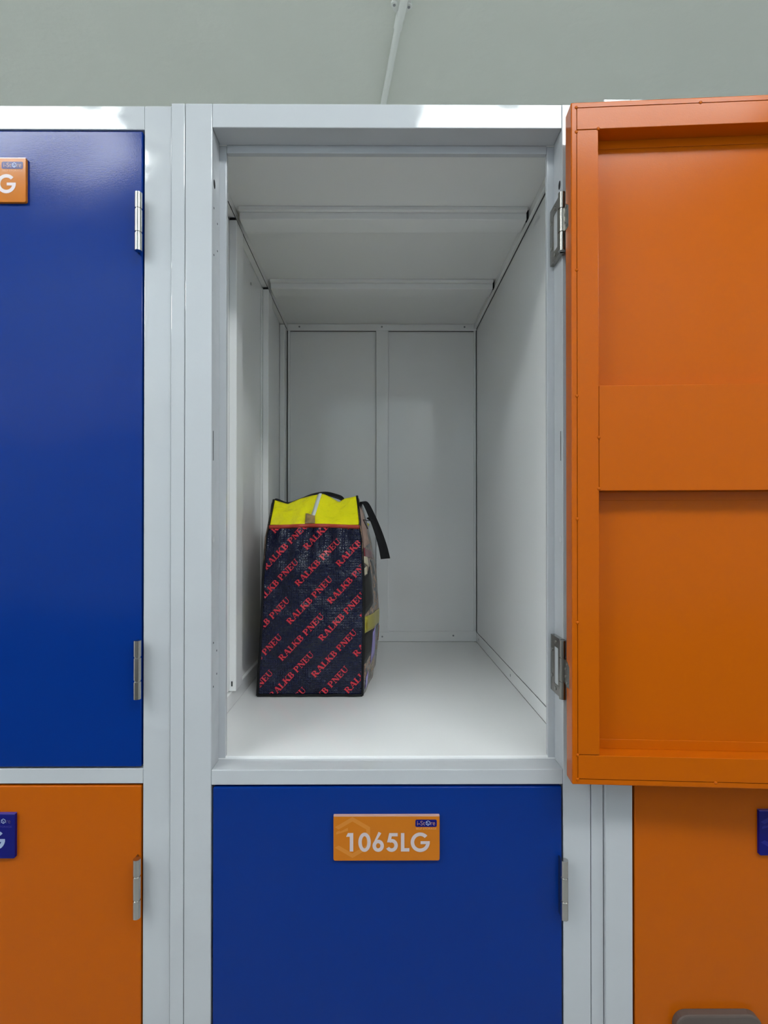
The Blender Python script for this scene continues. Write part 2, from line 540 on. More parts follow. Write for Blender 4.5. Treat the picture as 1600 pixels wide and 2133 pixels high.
# corner upright at the back left and the dark joint beside it
bx('corner_post', 'white_sheet_lifted', LP + 0.0005, -0.3262, yb - 0.060, yb + 0.003, zf + 0.034, zt - 0.022, 0.0015)
for g in ((-0.3262, -0.3238, yb - 0.004, yb + 0.0035, zf + 0.002, zt - 0.024), (RP - 0.0014, RP - 0.0001, yb - 0.0065, yb + 0.003, zf + 0.001, zt - 0.022),
          (RP - 0.0018, RP - 0.0001, 0.975, yb - 0.009, zt - 0.0205, zt - 0.0191), (RP - 0.0010, RP - 0.0001, 0.975, yb - 0.008, zf + 0.0340, zf + 0.0347),
          (RP - 0.0026, RP - 0.0021, 0.975, yb - 0.008, zf + 0.0001, zf + 0.0008), (-0.0053, -0.0045, yb + 0.001, yb + 0.0035, zf + 0.038, zt - 0.024),
          (-0.3262, RP - 0.010, yb - 0.001, yb + 0.003, zt - 0.0245, zt - 0.0236), (-0.3268, -0.3253, 0.975, yb - 0.009, zt - 0.0205, zt - 0.0194)):
    bx('seam_gap', 'seam_shadow', *g, 0)
# ceiling: angles along both sides, two hat-shaped stiffeners across
bx('ceiling_angle', 'white_sheet_lifted', LP + 0.0005, -0.3250, 0.975, yb - 0.009, zt - 0.0195, zt - 0.0005, 0.001)
bx('ceiling_angle', 'white_sheet_lifted', RP - 0.0095, RP - 0.0012, 0.975, yb - 0.009, zt - 0.0190, zt - 0.0005, 0.001)
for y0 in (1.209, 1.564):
    bx('ceiling_stiffener', 'white_sheet_lifted', -0.3165, 0.3435, y0, y0 + 0.056, zt - 0.0250, zt - 0.0085, 0.0015)
    bx('stiffener_flange', 'white_sheet_lifted', -0.3165, 0.3435, y0 - 0.010, y0 + 0.066, zt - 0.0085, zt - 0.0004, 0.0006)
    bx('stiffener_gap', 'hole_black', 0.3436, 0.3480, y0 + 0.002, y0 + 0.016, zt - 0.0215, zt - 0.001, 0)
# left wall: two upright hat channels between a skirting rail and the ceiling angle
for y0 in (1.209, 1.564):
    bx('wall_channel', 'white_sheet_lifted', LP + 0.0036, -0.3225, y0, y0 + 0.056, zf + 0.040, zt - 0.0265, 0.0016)
    bx('channel_flange', 'white_sheet_lifted', LP + 0.0003, LP + 0.0036, y0 - 0.016, y0 + 0.072, zf + 0.040, zt - 0.0265, 0.0008)
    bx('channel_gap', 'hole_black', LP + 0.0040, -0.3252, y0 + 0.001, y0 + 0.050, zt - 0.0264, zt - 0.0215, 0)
bx('skirting_rail', 'white_sheet_lifted', LP + 0.0005, -0.3330, 0.975, yb - 0.007, zf + 0.0005, zf + 0.0385, 0.002)
bx('skirting_rail', 'white_sheet_lifted', RP - 0.0022, RP - 0.0006, 0.975, yb - 0.007, zf + 0.0005, zf + 0.0340, 0.0006)
bx('channel_hole', 'hole_black', LP + 0.010, LP + 0.0125, 1.2075, 1.2090, zf + 0.052, zf + 0.063, 0)


def disc(name, m, parent, c, n, r, depth=0.0008):
    c, n = Vector(c) - parent.location, Vector(n)
    return MB().cyl(c - n * depth * 0.5, c + n * depth * 0.5, r, 14).build(name, m, parent)


for x, z in ((-0.281, 2.2165), (0.0165, 2.2165), (0.3150, 2.2165), (0.0180, 1.0995), (0.2740, 1.1030)):
    disc('rivet', 'rivet_grey', cab_m, (x, yb - 0.0084 if z > 2 else yb - 0.0064, z), (0, 1, 0), 0.0032)
disc('rivet', 'rivet_grey', cab_m, (-0.3260, 1.885, 2.094), (1, 0, 0), 0.0035)
for yy in (1.415, 1.86):
    disc('rivet', 'rivet_grey', cab_m, (RP - 0.0024, yy, 1.0985), (1, 0, 0), 0.0036)
for yy, zz in ((1.43, 2.155), (1.86, 2.175)):
    disc('rivet', 'rivet_grey', cab_m, (LP + 0.0008, yy, zz), (1, 0, 0), 0.004)


def jamb_hole(x, y, z, hy, hz, m='hole_black', nx=1):
    n = 14
    mb = MB()
    t = 0.0003
    ring = [(hy * math.cos(2 * math.pi * i / n), hz * math.sin(2 * math.pi * i / n)) for i in range(n)]
    if hz > 3 * hy:
        ring = [(a, math.copysign(hz - hy, b) + b * hy / hz) for a, b in ring]
    bl = cab_m.location
    vs = [(x - bl.x, y + a - bl.y, z + b) for a, b in ring] + [(x + nx * t - bl.x, y + a - bl.y, z + b) for a, b in ring]
    mb.add(vs, [tuple(range(n)), tuple(range(2 * n - 1, n - 1, -1))] + [(i, n + i, n + (i + 1) % n, (i + 1) % n) for i in range(n)])
    return mb.build('jamb_hole' if m == 'hole_black' else 'hole_plug', m, cab_m)


for sx, X in ((1, OP_L - 0.0001), (-1, OP_R + 0.0001)):
    jamb_hole(X, 0.930, CAM_Z + (VPY - 382) * 0.930 / FPX, 0.0052, 0.0078, nx=sx)
    jamb_hole(X, 0.926, CAM_Z + (VPY - 928) * 0.926 / FPX, 0.0012, 0.0262, nx=sx)
    jamb_hole(X, 0.928, CAM_Z + (VPY - 1123) * 0.928 / FPX, 0.0058, 0.0062, 'plug_grey', nx=sx)
for yy, py in ((0.928, 432), (0.948, 465), (0.948, 522), (0.928, 530), (0.929, 1338), (0.948, 1354), (0.948, 1402), (0.929, 1429)):
    jamb_hole(OP_L - 0.0001, yy, CAM_Z + (VPY - py) * yy / FPX, 0.0018, 0.0018)

OPEN_ANGLE = 176.7
door_open, pin = make_door(cab_m, 'orange_paint', 0, F, OPEN_B, OPEN_T, OPEN_ANGLE, True)
HZ_T, HZ_B, HZ_L = 2.070, 1.304, 0.930
hinge(cab_m, pin, HZ_T, OPEN_ANGLE)
hinge(cab_m, pin, HZ_B, OPEN_ANGLE)
door_low, pin = make_door(cab_m, 'blue_paint', 0, F, LOW_B, LOW_T)
hinge(cab_m, pin, HZ_L)
hinge(cab_m, pin, 0.30)

# --- the cabinet on the left, standing a few millimetres further back
FL = 0.923
OXL = -0.4076 - OP_R
cab_l = thing('locker_cabinet', 'white steel locker cabinet with a closed blue door above a closed orange door', 'locker', (OXL + 0.018, FL, 0))
bxl, _, _, ybl = make_frame(cab_l, OXL, FL, False)
bxl('back_panel', 'white_sheet_lifted', LP, RP, ybl + 0.002, ybl + 0.004, 0, zt, 0)
dl_up, pin = make_door(cab_l, 'blue_paint', OXL, FL, OPEN_B, OPEN_T)
hinge(cab_l, pin, HZ_T + 0.002)
hinge(cab_l, pin, HZ_B - 0.001)
dl_lo, pin = make_door(cab_l, 'orange_paint', OXL, FL, LOW_B, LOW_T)
hinge(cab_l, pin, HZ_L)

# --- the cabinet on the right, behind the open door
FR = 0.911
OXR = 0.4400 - OP_L
cab_r = thing('locker_cabinet', 'white steel locker cabinet on the right, partly hidden behind the open orange door', 'locker', (OXR + 0.018, FR, 0))
bxr, _, _, ybr = make_frame(cab_r, OXR, FR, False)
bxr('back_panel', 'white_sheet_lifted', LP, RP, ybr + 0.002, ybr + 0.004, 0, zt, 0)
make_door(cab_r, 'blue_paint', OXR, FR, OPEN_B, OPEN_T)
dr_lo, pin = make_door(cab_r, 'orange_paint', OXR, FR, LOW_B, LOW_T)
hinge(cab_r, pin, HZ_L)

# filler strips between the cabinets
struct(box('trim_2', 'white_paint', None, -0.3586, -0.3352, F + 0.0004, F + 0.012, 0, TOPZ + 0.0005, 0.0014), 'narrow white filler strip left of the middle locker cabinet', 'trim')
struct(box('trim_3', 'white_paint', None, 0.3712, 0.3925, F + 0.0006, F + 0.012, 0, TOPZ + 0.0005, 0.0014), 'narrow white filler strip right of the middle locker cabinet', 'trim')


# recessed grey pull on the right cabinet's lower door
def rounded(x0, x1, z0, z1, r, n=6):
    pts = []
    for cx, cz, a in ((x1 - r, z1 - r, 0), (x0 + r, z1 - r, 90), (x0 + r, z0 + r, 180), (x1 - r, z0 + r, 270)):
        for i in range(n + 1):
            t = R(a + 90 * i / n)
            pts.append((cx + r * math.cos(t), cz + r * math.sin(t)))
    return pts


bl = cab_r.location
hx0, hx1, hz1 = 0.5060, 0.6530, 0.6650
MB().prism(rounded(hx0 - bl.x, hx1 - bl.x, hz1 - 0.10, hz1, 0.022), -0.016, 0.0).build('pull_handle', 'handle_grey', cab_r, 0.003)
cab_r.location.z = 0.005                      # stands a little higher than its neighbours

# ------------------------------------------------------------------ number plaques


def arc(cx, cz, rx, rz, a0, a1, w, n=20):
    """band of width w, outer radii rx rz, as quads"""
    out = []
    for i in range(n):
        q = []
        for a, k in ((i, 0), (i + 1, 0), (i + 1, 1), (i, 1)):
            t = R(a0 + (a1 - a0) * a / n)
            q.append((cx + (rx - w * k) * math.cos(t), cz + (rz - w * k) * math.sin(t)))
        out.append(q)
    return out


def rect(x0, z0, x1, z1):
    return [[(x0, z0), (x1, z0), (x1, z1), (x0, z1)]]


def bar(x0, z0, x1, z1, w):
    d = Vector((x1 - x0, z1 - z0)).normalized()
    n = Vector((-d.y, d.x)) * w / 2
    return [[(x0 - n.x, z0 - n.y), (x1 - n.x, z1 - n.y), (x1 + n.x, z1 + n.y), (x0 + n.x, z0 + n.y)]]


def sans(c):
    """round geometric capitals, height 1 -> (pieces, width)"""
    w = 0.19
    if c == '1':
        return rect(0.20, 0, 0.39, 1) + [[(0.0, 0.80), (0.21, 0.80), (0.21, 1.0), (0.10, 1.0)]], 0.39
    if c == '0':
        return arc(0.34, 0.5, 0.34, 0.52, 0, 360, w, 36), 0.68
    if c == '6':
        return arc(0.31, 0.31, 0.31, 0.33, 0, 360, w, 32) + [[(0.005, 0.36), (0.17, 0.50), (0.48, 0.99), (0.33, 1.07)]], 0.62
    if c == '5':
        return arc(0.31, 0.33, 0.34, 0.35, -150, 120, w, 28) + rect(0.20, 0.82, 0.64, 1.0) + [[(0.06, 0.50), (0.25, 0.50), (0.36, 1.0), (0.18, 1.0)]], 0.65
    if c == 'L':
        return rect(0, 0, 0.19, 1) + rect(0.19, 0, 0.46, 0.18), 0.46
    if c == 'G':
        return arc(0.50, 0.5, 0.52, 0.53, 42, 360, w, 36) + rect(0.52, 0.40, 1.02, 0.56), 1.02
    return [], 0.3


def flat(name, m, parent, pieces, fx, y):
    mb = MB()
    for i, q in enumerate(pieces):
        n = len(q)
        mb.add([(fx(*p)[0], y - 4e-6 * i, fx(*p)[1]) for p in q], [tuple(range(n))])
    return mb.build(name, m, parent)


def text_mesh(body, size):
    cu = bpy.data.curves.new('txt', 'FONT')
    cu.body = body
    cu.size = size
    cu.align_x = 'CENTER'
    ob = bpy.data.objects.new('txt', cu)
    col.objects.link(ob)
    dg = bpy.context.evaluated_depsgraph_get()
    me = bpy.data.meshes.new_from_object(ob.evaluated_get(dg))
    bpy.data.objects.remove(ob)
    bpy.data.curves.remove(cu)
    return me


def text_part(name, m, parent, body, width, cx, cz, y, height=None):
    me = text_mesh(body, 1.0)
    xs = [v.co.x for v in me.vertices]
    zs = [v.co.y for v in me.vertices]
    s = width / (max(xs) - min(xs))
    sz = s if height is None else height / (max(zs) - min(zs))
    mx, mz = (max(xs) + min(xs)) / 2, (max(zs) + min(zs)) / 2
    for v in me.vertices:
        v.co = Vector((cx + (v.co.x - mx) * s, y, cz + (v.co.y - mz) * sz))
    me.materials.clear()
    me.materials.append(MATS[m])
    me.name = name
    o = bpy.data.objects.new(name, me)
    col.objects.link(o)
    o.parent = parent
    return o


PW, PH = 0.1826, 0.0770


def plaque(cab, x0, z1, F, color, chars, full_logo=True):
    """acrylic plaque, x0 left and z1 top in metres; print sits on its face"""
    b = cab.location
    back = F - 0.0010
    T = 0.0055
    orange = color == 'orange'
    pl = MB().prism(rounded(0, PW, -PH, 0, 0.003, 4), -T, 0).build('number_plaque', 'acrylic_orange' if orange else 'acrylic_blue', cab, 0.0005)
    pl.location = (x0 - b.x, back - b.y, z1)
    u = PW / 1175.0                               # units of the survey drawing of the plaque
    ed = MB().prism(rounded(0.0, PW, -0.0012, 0.0003, 0.0006, 2), -T - 0.0002, -0.0002)
    ed.build('top_edge', 'acrylic_edge' if orange else 'acrylic_edge_blue', pl)

    def fx(px, pz):
        return (px * u, -pz * u)
    yy = -T - 0.00015
    # pale hexagon outline
    hexo, hexi = [], []
    cx, cz, ro, ri = 210, 238, 226, 176
    for i in range(6):
        t = R(90 + 60 * i)
        hexo.append((cx + ro * math.cos(t), cz - ro * math.sin(t)))
        hexi.append((cx + ri * math.cos(t), cz - ri * math.sin(t)))
    pcs = [[hexo[i], hexo[(i + 1) % 6], hexi[(i + 1) % 6], hexi[i]] for i in range(6) if i != 1]
    pcs += [[(30, 180), (70, 160), (70, 175), (160, 130), (160, 165), (30, 205)]]
    flat('emblem', 'acrylic_orange_pale' if orange else 'acrylic_blue_pale', pl, pcs, fx, yy)
    yy -= 0.00012
    # number
    lay = {'1': 140, '0': 275, '6': 432, '5': 580, 'L': 746, 'G': 858}
    pcs = []
    for c in chars:
        g, w = sans(c)
        for q in g:
            pcs.append([(lay[c] + a * 203, 392 - bb * 203) for a, bb in q])
    if pcs:
        flat('lettering', 'print_white' if orange else 'print_bluewhite', pl, pcs, fx, yy)
    # logo badge
    if full_logo:
        if orange:
            ring = rounded(906, 1143, 43, 124, 16, 4)
            flat('logo_badge', 'acrylic_blue', pl, [ring], fx, yy)
        y2 = yy - 0.00012
        tm = 'print_logo_text' if orange else 'print_logo_dark'
        text_part('logo_text', tm, pl, 'i-St', 88 * u, 970 * u, -81 * u, y2, 50 * u)
        text_part('logo_text', tm, pl, 're', 48 * u, 1100 * u, -89 * u, y2, 34 * u)
        ho, hi_ = [], []
        for i in range(6):
            t = R(90 + 60 * i)
            ho.append((1046 + 28 * math.cos(t), 81 - 29 * math.sin(t)))
            hi_.append((1046 + 20 * math.cos(t), 81 - 21 * math.sin(t)))
        pcs = [[ho[i], ho[(i + 1) % 6], hi_[(i + 1) % 6], hi_[i]] for i in range(6)]
        pcs += bar(1046, 80, 1046, 104, 6) + bar(1046, 82, 1032, 72, 6)
        flat('logo_hexagon', 'print_bluewhite', pl, pcs, fx, y2)
        text_part('logo_line', 'print_small' if orange else 'acrylic_edge_blue', pl, 'SELF STORAGE', 226 * u, 1026 * u, -143 * u, yy, 19 * u)
    return pl


sc_m = FPX / (F - 0.0065)
plaque(cab_m, (695 - VPX) / sc_m, CAM_Z + (VPY - 1697) / sc_m, F, 'orange', '1065LG')
sc_l = FPX / (FL - 0.0065)
plaque(cab_l, (53.5 - VPX) / sc_l - PW, CAM_Z + (VPY - 328) / sc_l, FL, 'orange', 'LG')
plaque(cab_l, (36 - VPX) / sc_l - PW, CAM_Z + (VPY - 1691) / sc_l, FL, 'blue', 'LG')
sc_r = FPX / (FR - 0.0065)
plaque(cab_r, (1582 - VPX) / sc_r, CAM_Z + (VPY - 1694) / sc_r, FR, 'blue', '', False)

# ------------------------------------------------------------------ shopping bag
BY = 1.295
FZ = 1.0812
bag = thing('shopping_bag', 'navy woven shopping bag with red lettering and yellow zip top inside open locker', 'bag', (-0.165, 1.50, FZ))
BO = bag.location.copy()
K = FPX / BY


def fz(v):
    return FZ + v


def interp(tab, t):
    for (a, p), (b, q) in zip(tab, tab[1:]):
        if t <= b:
            s = (t - a) / (b - a) if b > a else 0
            s = max(0, min(1, s))
            return p + (q - p) * s
    return tab[-1][1]


FRONT_H = 0.4205
left_tab = [(0.0, -0.2935), (0.004, -0.2935), (0.167, -0.2838), (0.278, -0.2815), (0.388, -0.2745), (FRONT_H, -0.2680)]
right_tab = [(0.0, -0.0365), (0.167, -0.0335), (0.278, -0.0335), (0.388, -0.0377), (FRONT_H, -0.0430)]


def front_y(X, v):
    """crumpled woven cloth of the front panel"""
    l, r = interp(left_tab, v), interp(right_tab, v)
    s = (X - l) / (r - l)
    edge = max(0, min(1, 6 * s, 6 * (1 - s))) * max(0, min(1, v * 16, (FRONT_H - v) * 30 + 0.35))
    d = 0.0045 * math.sin(13 * X + 21 * v + 1.0) * math.sin(17 * v - 9 * X)
    d += 0.0028 * math.sin(43 * X - 31 * v + 0.6) * math.sin(37 * v + 11 * X + 2)
    d += 0.0016 * math.sin(88 * v + 40 * X) * math.sin(71 * X - 23 * v)
    # soft vertical fold near the middle, sharper folds under the top edge
    d += -0.004 * math.exp(-((s - 0.52) / 0.05) ** 2) * (0.3 + 0.7 * v / FRONT_H)
    top = math.exp(-((FRONT_H - v) / 0.08) ** 2)
    d += top * 0.007 * math.sin(30 * s + 2 * v)
    # pressed crease lines
    for a, b2, k in ((0.15, 0.05, 0.8), (0.75, 0.02, -0.9), (0.2, 0.33, 0.25), (0.9, 0.24, 0.5)):
        dd = (v - (b2 + k * 0.23 * (s - a)))
        d += 0.003 * math.exp(-(dd / 0.012) ** 2) * math.exp(-((s - a) / 0.3) ** 2)
    bulge = -0.010 * math.sin(math.pi * max(0, min(1, s))) * math.sin(math.pi * min(1, v / FRONT_H))
    lean = 0.012 * (v / FRONT_H) ** 2
    return BY + lean + bulge + edge * d


def loc(X, Y, Z):
    return (X - BO.x, Y - BO.y, Z - BO.z)


NU, NV = 70, 110
rows = []
for j in range(NV + 1):
    v = FRONT_H * j / NV
    l, r = interp(left_tab, v), interp(right_tab, v)
    rows.append([loc(l + (r - l) * i / NU, front_y(l + (r - l) * i / NU, v), FZ + v) for i in range(NU + 1)])
front = MB().grid(rows).build('front_panel', 'bag_navy', bag, smooth=True, solid=0.0006)

# serif lettering, printed on the cloth


def serif(c):
    t, th, sf = 0.27, 0.10, 0.085

    def stem(x, w=t):
        return rect(x, 0, x + w, 1) + rect(x - 0.09, 0, x + w + 0.09, sf) + rect(x - 0.09, 1 - sf, x + w + 0.09, 1)

    def bowl(x, z0, z1, rx, w):
        cz, rz = (z0 + z1) / 2, (z1 - z0) / 2
        out = []
        n = 12
        for i in range(n):
            q = []
            for a, k in ((i, 0), (i + 1, 0), (i + 1, 1), (i, 1)):
                tt = R(-90 + 180 * a / n)
                if k == 0:
                    q.append((x + rx * math.cos(tt), cz + rz * math.sin(tt)))
                else:
                    q.append((x + (rx - w) * math.cos(tt), cz + (rz - 0.085) * math.sin(tt)))
            out.append(q)
        return out
    if c == 'R':
        return stem(0.10) + rect(0.37, 0.91, 0.52, 1) + rect(0.37, 0.46, 0.52, 0.55) + bowl(0.50, 0.46, 1.0, 0.40, 0.27) + bar(0.52, 0.50, 0.93, 0.03, 0.27) + rect(0.80, 0, 1.18, sf), 1.16
    if c == 'A':
        return bar(0.14, 0.0, 0.50, 1.0, th) + bar(0.56, 1.0, 0.94, 0.0, 0.30) + rect(0.27, 0.27, 0.85, 0.36) + rect(0.0, 0, 0.33, sf) + rect(0.70, 0, 1.18, sf) + [[(0.46, 0.9), (0.60, 0.9), (0.58, 1.02), (0.50, 1.02)]], 1.16
    if c == 'L':
        return stem(0.10) + rect(0.37, 0, 0.92, sf) + [[(0.72, sf), (0.92, sf), (0.97, 0.36), (0.90, 0.36)]], 1.0
    if c == 'K':
        return stem(0.10) + bar(0.36, 0.42, 0.92, 0.98, th) + bar(0.50, 0.60, 0.98, 0.0, 0.30) + rect(0.74, 1 - sf, 1.12, 1) + rect(0.76, 0, 1.22, sf), 1.19
    if c == 'B':
        return stem(0.10) + rect(0.37, 0.91, 0.50, 1) + rect(0.37, 0.48, 0.55, 0.56) + rect(0.37, 0, 0.55, 0.09) + bowl(0.48, 0.50, 1.0, 0.38, 0.26) + bowl(0.52, 0.0, 0.56, 0.42, 0.28), 1.04
    if c == 'P':
        return stem(0.10) + rect(0.37, 0.91, 0.52, 1) + rect(0.37, 0.42, 0.52, 0.51) + bowl(0.50, 0.42, 1.0, 0.42, 0.28), 1.00
    if c == 'N':
        return rect(0.16, 0, 0.26, 1) + rect(0.0, 0, 0.44, sf) + rect(0.0, 1 - sf, 0.36, 1) + bar(0.24, 0.95, 0.92, 0.04, 0.28) + rect(0.92, 0, 1.02, 1) + rect(0.76, 1 - sf, 1.18, 1), 1.18
    if c == 'E':
        return stem(0.10) + rect(0.37, 0, 0.90, sf) + rect(0.37, 1 - sf, 0.88, 1) + rect(0.37, 0.46, 0.62, 0.55) + rect(0.60, 0.34, 0.67, 0.67) + \
            [[(0.70, sf), (0.90, sf), (0.95, 0.34), (0.88, 0.34)], [(0.70, 1 - sf), (0.88, 1 - sf), (0.90, 0.70), (0.84, 0.70)]], 1.0
    if c == 'U':
        t2 = []
        n = 10
        for i in range(n):
            q = []
            for a, k in ((i, 0), (i + 1, 0), (i + 1, 1), (i, 1)):
                tt = R(180 + 180 * a / n)
                if k == 0:
                    q.append((0.54 + 0.42 * math.cos(tt), 0.36 + 0.38 * math.sin(tt)))
                else:
                    q.append((0.61 + 0.25 * math.cos(tt), 0.36 + 0.27 * math.sin(tt)))
            t2.append(q)
        return rect(0.12, 0.34, 0.37, 1) + rect(0.86, 0.34, 0.96, 1) + rect(0.0, 1 - sf, 0.50, 1) + rect(0.72, 1 - sf, 1.12, 1) + t2, 1.12
    return [], 0.42


def clip(poly, a, b, c):
    """keep a*x + b*z <= c"""
    out = []
    n = len(poly)
    for i in range(n):
        p, q = poly[i], poly[(i + 1) % n]
        dp, dq = a * p[0] + b * p[1] - c, a * q[0] + b * q[1] - c
        if dp <= 0:
            out.append(p)
        if (dp < 0 < dq) or (dq < 0 < dp):
            s = dp / (dp - dq)
            out.append((p[0] + (q[0] - p[0]) * s, p[1] + (q[1] - p[1]) * s))
    return out


def finer(q, n=3):
    """split a quad into n x n so that it follows the cloth"""
    if len(q) != 4:
        return [q]
    out = []

    def pt(a, b):
        x0 = q[0][0] + (q[1][0] - q[0][0]) * a
        z0 = q[0][1] + (q[1][1] - q[0][1]) * a
        x1 = q[3][0] + (q[2][0] - q[3][0]) * a
        z1 = q[3][1] + (q[2][1] - q[3][1]) * a
        return (x0 + (x1 - x0) * b, z0 + (z1 - z0) * b)
    for i in range(n):
        for k in range(n):
            out.append([pt(i / n, k / n), pt((i + 1) / n, k / n), pt((i + 1) / n, (k + 1) / n), pt(i / n, (k + 1) / n)])
    return out


PHR = 'RALKB PNEU'
CAP = 0.0146
adv = sum(serif(c)[1] for c in PHR)
TRACK = (0.1500 / CAP - adv) / 9.0
DIRX, DIRZ = math.cos(R(46.5)), math.sin(R(46.5))
A_, B_ = (-0.0205, -0.0903), (0.1010, 0.0500)
O_ = (-0.2165, 1.2620 - FZ)
rnd = random.Random(4)
for i in range(-6, 7):
    for k in range(-3, 5):
        ox = O_[0] + A_[0] * i + B_[0] * k + rnd.uniform(-0.002, 0.002)
        oz = O_[1] + A_[1] * i + B_[1] * k + rnd.uniform(-0.002, 0.002)
        mb = MB()
        pen = 0.0
        for c in PHR:
            g, w = serif(c)
            for q0 in g:
                for q in finer(q0):
                    poly = []
                    for a, b in q:
                        lx, lz = (pen + a) * CAP, (b - 0.3) * CAP
                        poly.append((ox + lx * DIRX - lz * DIRZ, oz + lx * DIRZ + lz * DIRX))
                    poly = clip(poly, 0, -1, -0.008)
                    poly = clip(poly, 0, 1, FRONT_H - 0.005) if poly else poly
                    if len(poly) < 3:
                        continue
                    vm = sum(p[1] for p in poly) / len(poly)
                    l, r = interp(left_tab, vm) + 0.005, interp(right_tab, vm) - 0.005
                    poly = clip(poly, -1, 0, -l)
                    poly = clip(poly, 1, 0, r) if poly else poly
                    if len(poly) < 3:
                        continue
                    lift = 0.0012 + 6e-6 * g.index(q0)
                    mb.add([loc(x, front_y(x, z) - lift, FZ + z) for x, z in poly], [tuple(range(len(poly)))])
            pen += w + TRACK
        if mb.v:
            mb.build('lettering', 'bag_letter', front)

# yellow zip top sloping back from the red trim to a sagging crest
crest = [(-0.2700, 1.5667), (-0.2560, 1.5620), (-0.2348, 1.5560), (-0.2050, 1.5690), (-0.1720, 1.5780), (-0.1423, 1.5831), (-0.1230, 1.5745), (-0.1008, 1.5610), (-0.0860, 1.5700), (-0.0547, 1.5768)]
foot = [(-0.2680, -0.0430)]
NS, NT = 48, 16


def crest_at(s):
    x = crest[0][0] + (crest[-1][0] - crest[0][0]) * s
    z = interp(crest, x)
    return x, z


def top_pt(s, t):
    x0 = -0.2675 + (-0.0430 + 0.2675) * s
    y0 = front_y(max(-0.2672, min(-0.0435, x0)), FRONT_H - 0.003)
    z0 = FZ + FRONT_H - 0.002 + 0.002 * math.sin(5 * s - 1)
    x1, z1 = crest_at(s)
    y1 = 1.385
    wob = math.sin(math.pi * t) * (0.006 * math.sin(19 * s + 3 * t) + 0.004 * math.sin(37 * s - 6 * t + 1))
    return Vector((x0 + (x1 - x0) * t, y0 + (y1 - y0) * t + wob, z0 + (z1 - z0) * t + wob * 0.5))


rows = [[loc(*top_pt(i / NS, j / NT)) for i in range(NS + 1)] for j in range(NT + 1)]
top = MB().grid(rows).build('zip_top', 'bag_yellow', bag, smooth=True, solid=0.0006)
# the rest of the top, running back to the rear of the bag
REAR = 1.735
rows = []
for j in range(13):
    t = j / 12
    r = []
    for i in range(25):
        s = i / 24
        x1, z1 = crest_at(s)
        xe = -0.262 + 0.245 * s
        k_ = min(1, 5 * t) * 0.035 * max(0, abs(s - 0.5) * 2 - 0.55) / 0.45
        r.append(loc(x1 + (xe - x1) * t - (0.012 * (s - 0.5) * min(1, 5 * t)), 1.3852 + (REAR - 1.3852) * t, z1 - 0.003 - (0.045 + 0.05 * min(1, t * 4) * (1 - t)) * math.sin(math.pi * min(1, t * 1.1)) + (1.530 - z1) * t * 0.8 - k_))
    rows.append(r)
MB().grid(rows).build('rear_top', 'bag_yellow', bag, smooth=True, solid=0.0006)
# zip with its cloth tab
zl = []
for j in range(13):
    t = 0.28 + 0.72 * j / 12
    s = 0.478 + 0.078 * (j / 12)
    zl.append((s, t))
rows = []
for ds, lift in ((-0.024, 0.0012), (-0.008, 0.0018), (0.0, 0.0030), (0.008, 0.0018), (0.024, 0.0012)):
    rows.append([loc(*(top_pt(s + ds, t) + Vector((0, -lift, lift)))) for s, t in zl])
MB().grid(rows).build('zip', 'zip_white', top, smooth=True, solid=0.0005)
rows = []
for j in range(6):
    t = 0.02 + 0.30 * j / 5
    rows.append([loc(*(top_pt(0.395 + 0.112 * i / 5, t) + Vector((0, -0.0045, 0.002)))) for i in range(6)])
MB().grid(rows).build('zip_tab', 'tab_print', top, smooth=True, solid=0.0008)
# red trim along the top of the front panel
rows = []
for dz, dy in ((-0.0085, -0.0016), (-0.004, -0.0030), (0.0005, -0.0022)):
    r = []
    for i in range(NS + 1):
        s = i / NS
        x = -0.2675 + 0.2245 * s
        r.append(loc(x, front_y(max(-0.2672, min(-0.0435, x)), FRONT_H - 0.004) + dy, FZ + FRONT_H + dz + 0.002 * math.sin(5 * s - 1)))
    rows.append(r)
MB().grid(rows).build('red_trim', 'bag_red', bag, smooth=True, solid=0.0012)


# sides: printed cloth that bulges between the corners
def side_pt(side, s, t):
    """s front to rear, t floor to top"""
    v = FRONT_H * t
    Y = BY + 0.004 + (REAR - BY) * s
    if side > 0:
        X = interp(right_tab, v) + 0.028 * s * (1 - 0.4 * t)
        X += 0.026 * math.sin(math.pi * s) ** 0.8 * math.sin(math.pi * (0.15 + 0.80 * t)) - 0.010 * t * s
    else:
        X = interp(left_tab, v) + 0.012 * s
        X -= 0.013 * math.sin(math.pi * s) ** 0.8 * math.sin(math.pi * (0.12 + 0.8 * t))
        X = max(X, -0.3105)
    X += 0.0025 * math.sin(21 * s + 9 * t) * math.sin(math.pi * s)
    Z = FZ + v
    # upper edge follows the crest of the yellow top
    lift = max(0.0, (t - 0.86) / 0.14)
    x1, z1 = crest_at(1.0 if side > 0 else 0.0)
    rise = min(1, s / 0.20) * (1 - 0.35 * s)
    Z += lift * (z1 - FZ - FRONT_H) * rise
    X += lift * (x1 - (interp(right_tab, FRONT_H) if side > 0 else interp(left_tab, FRONT_H))) * min(1, s / 0.2)
    return Vector((X, Y, Z))


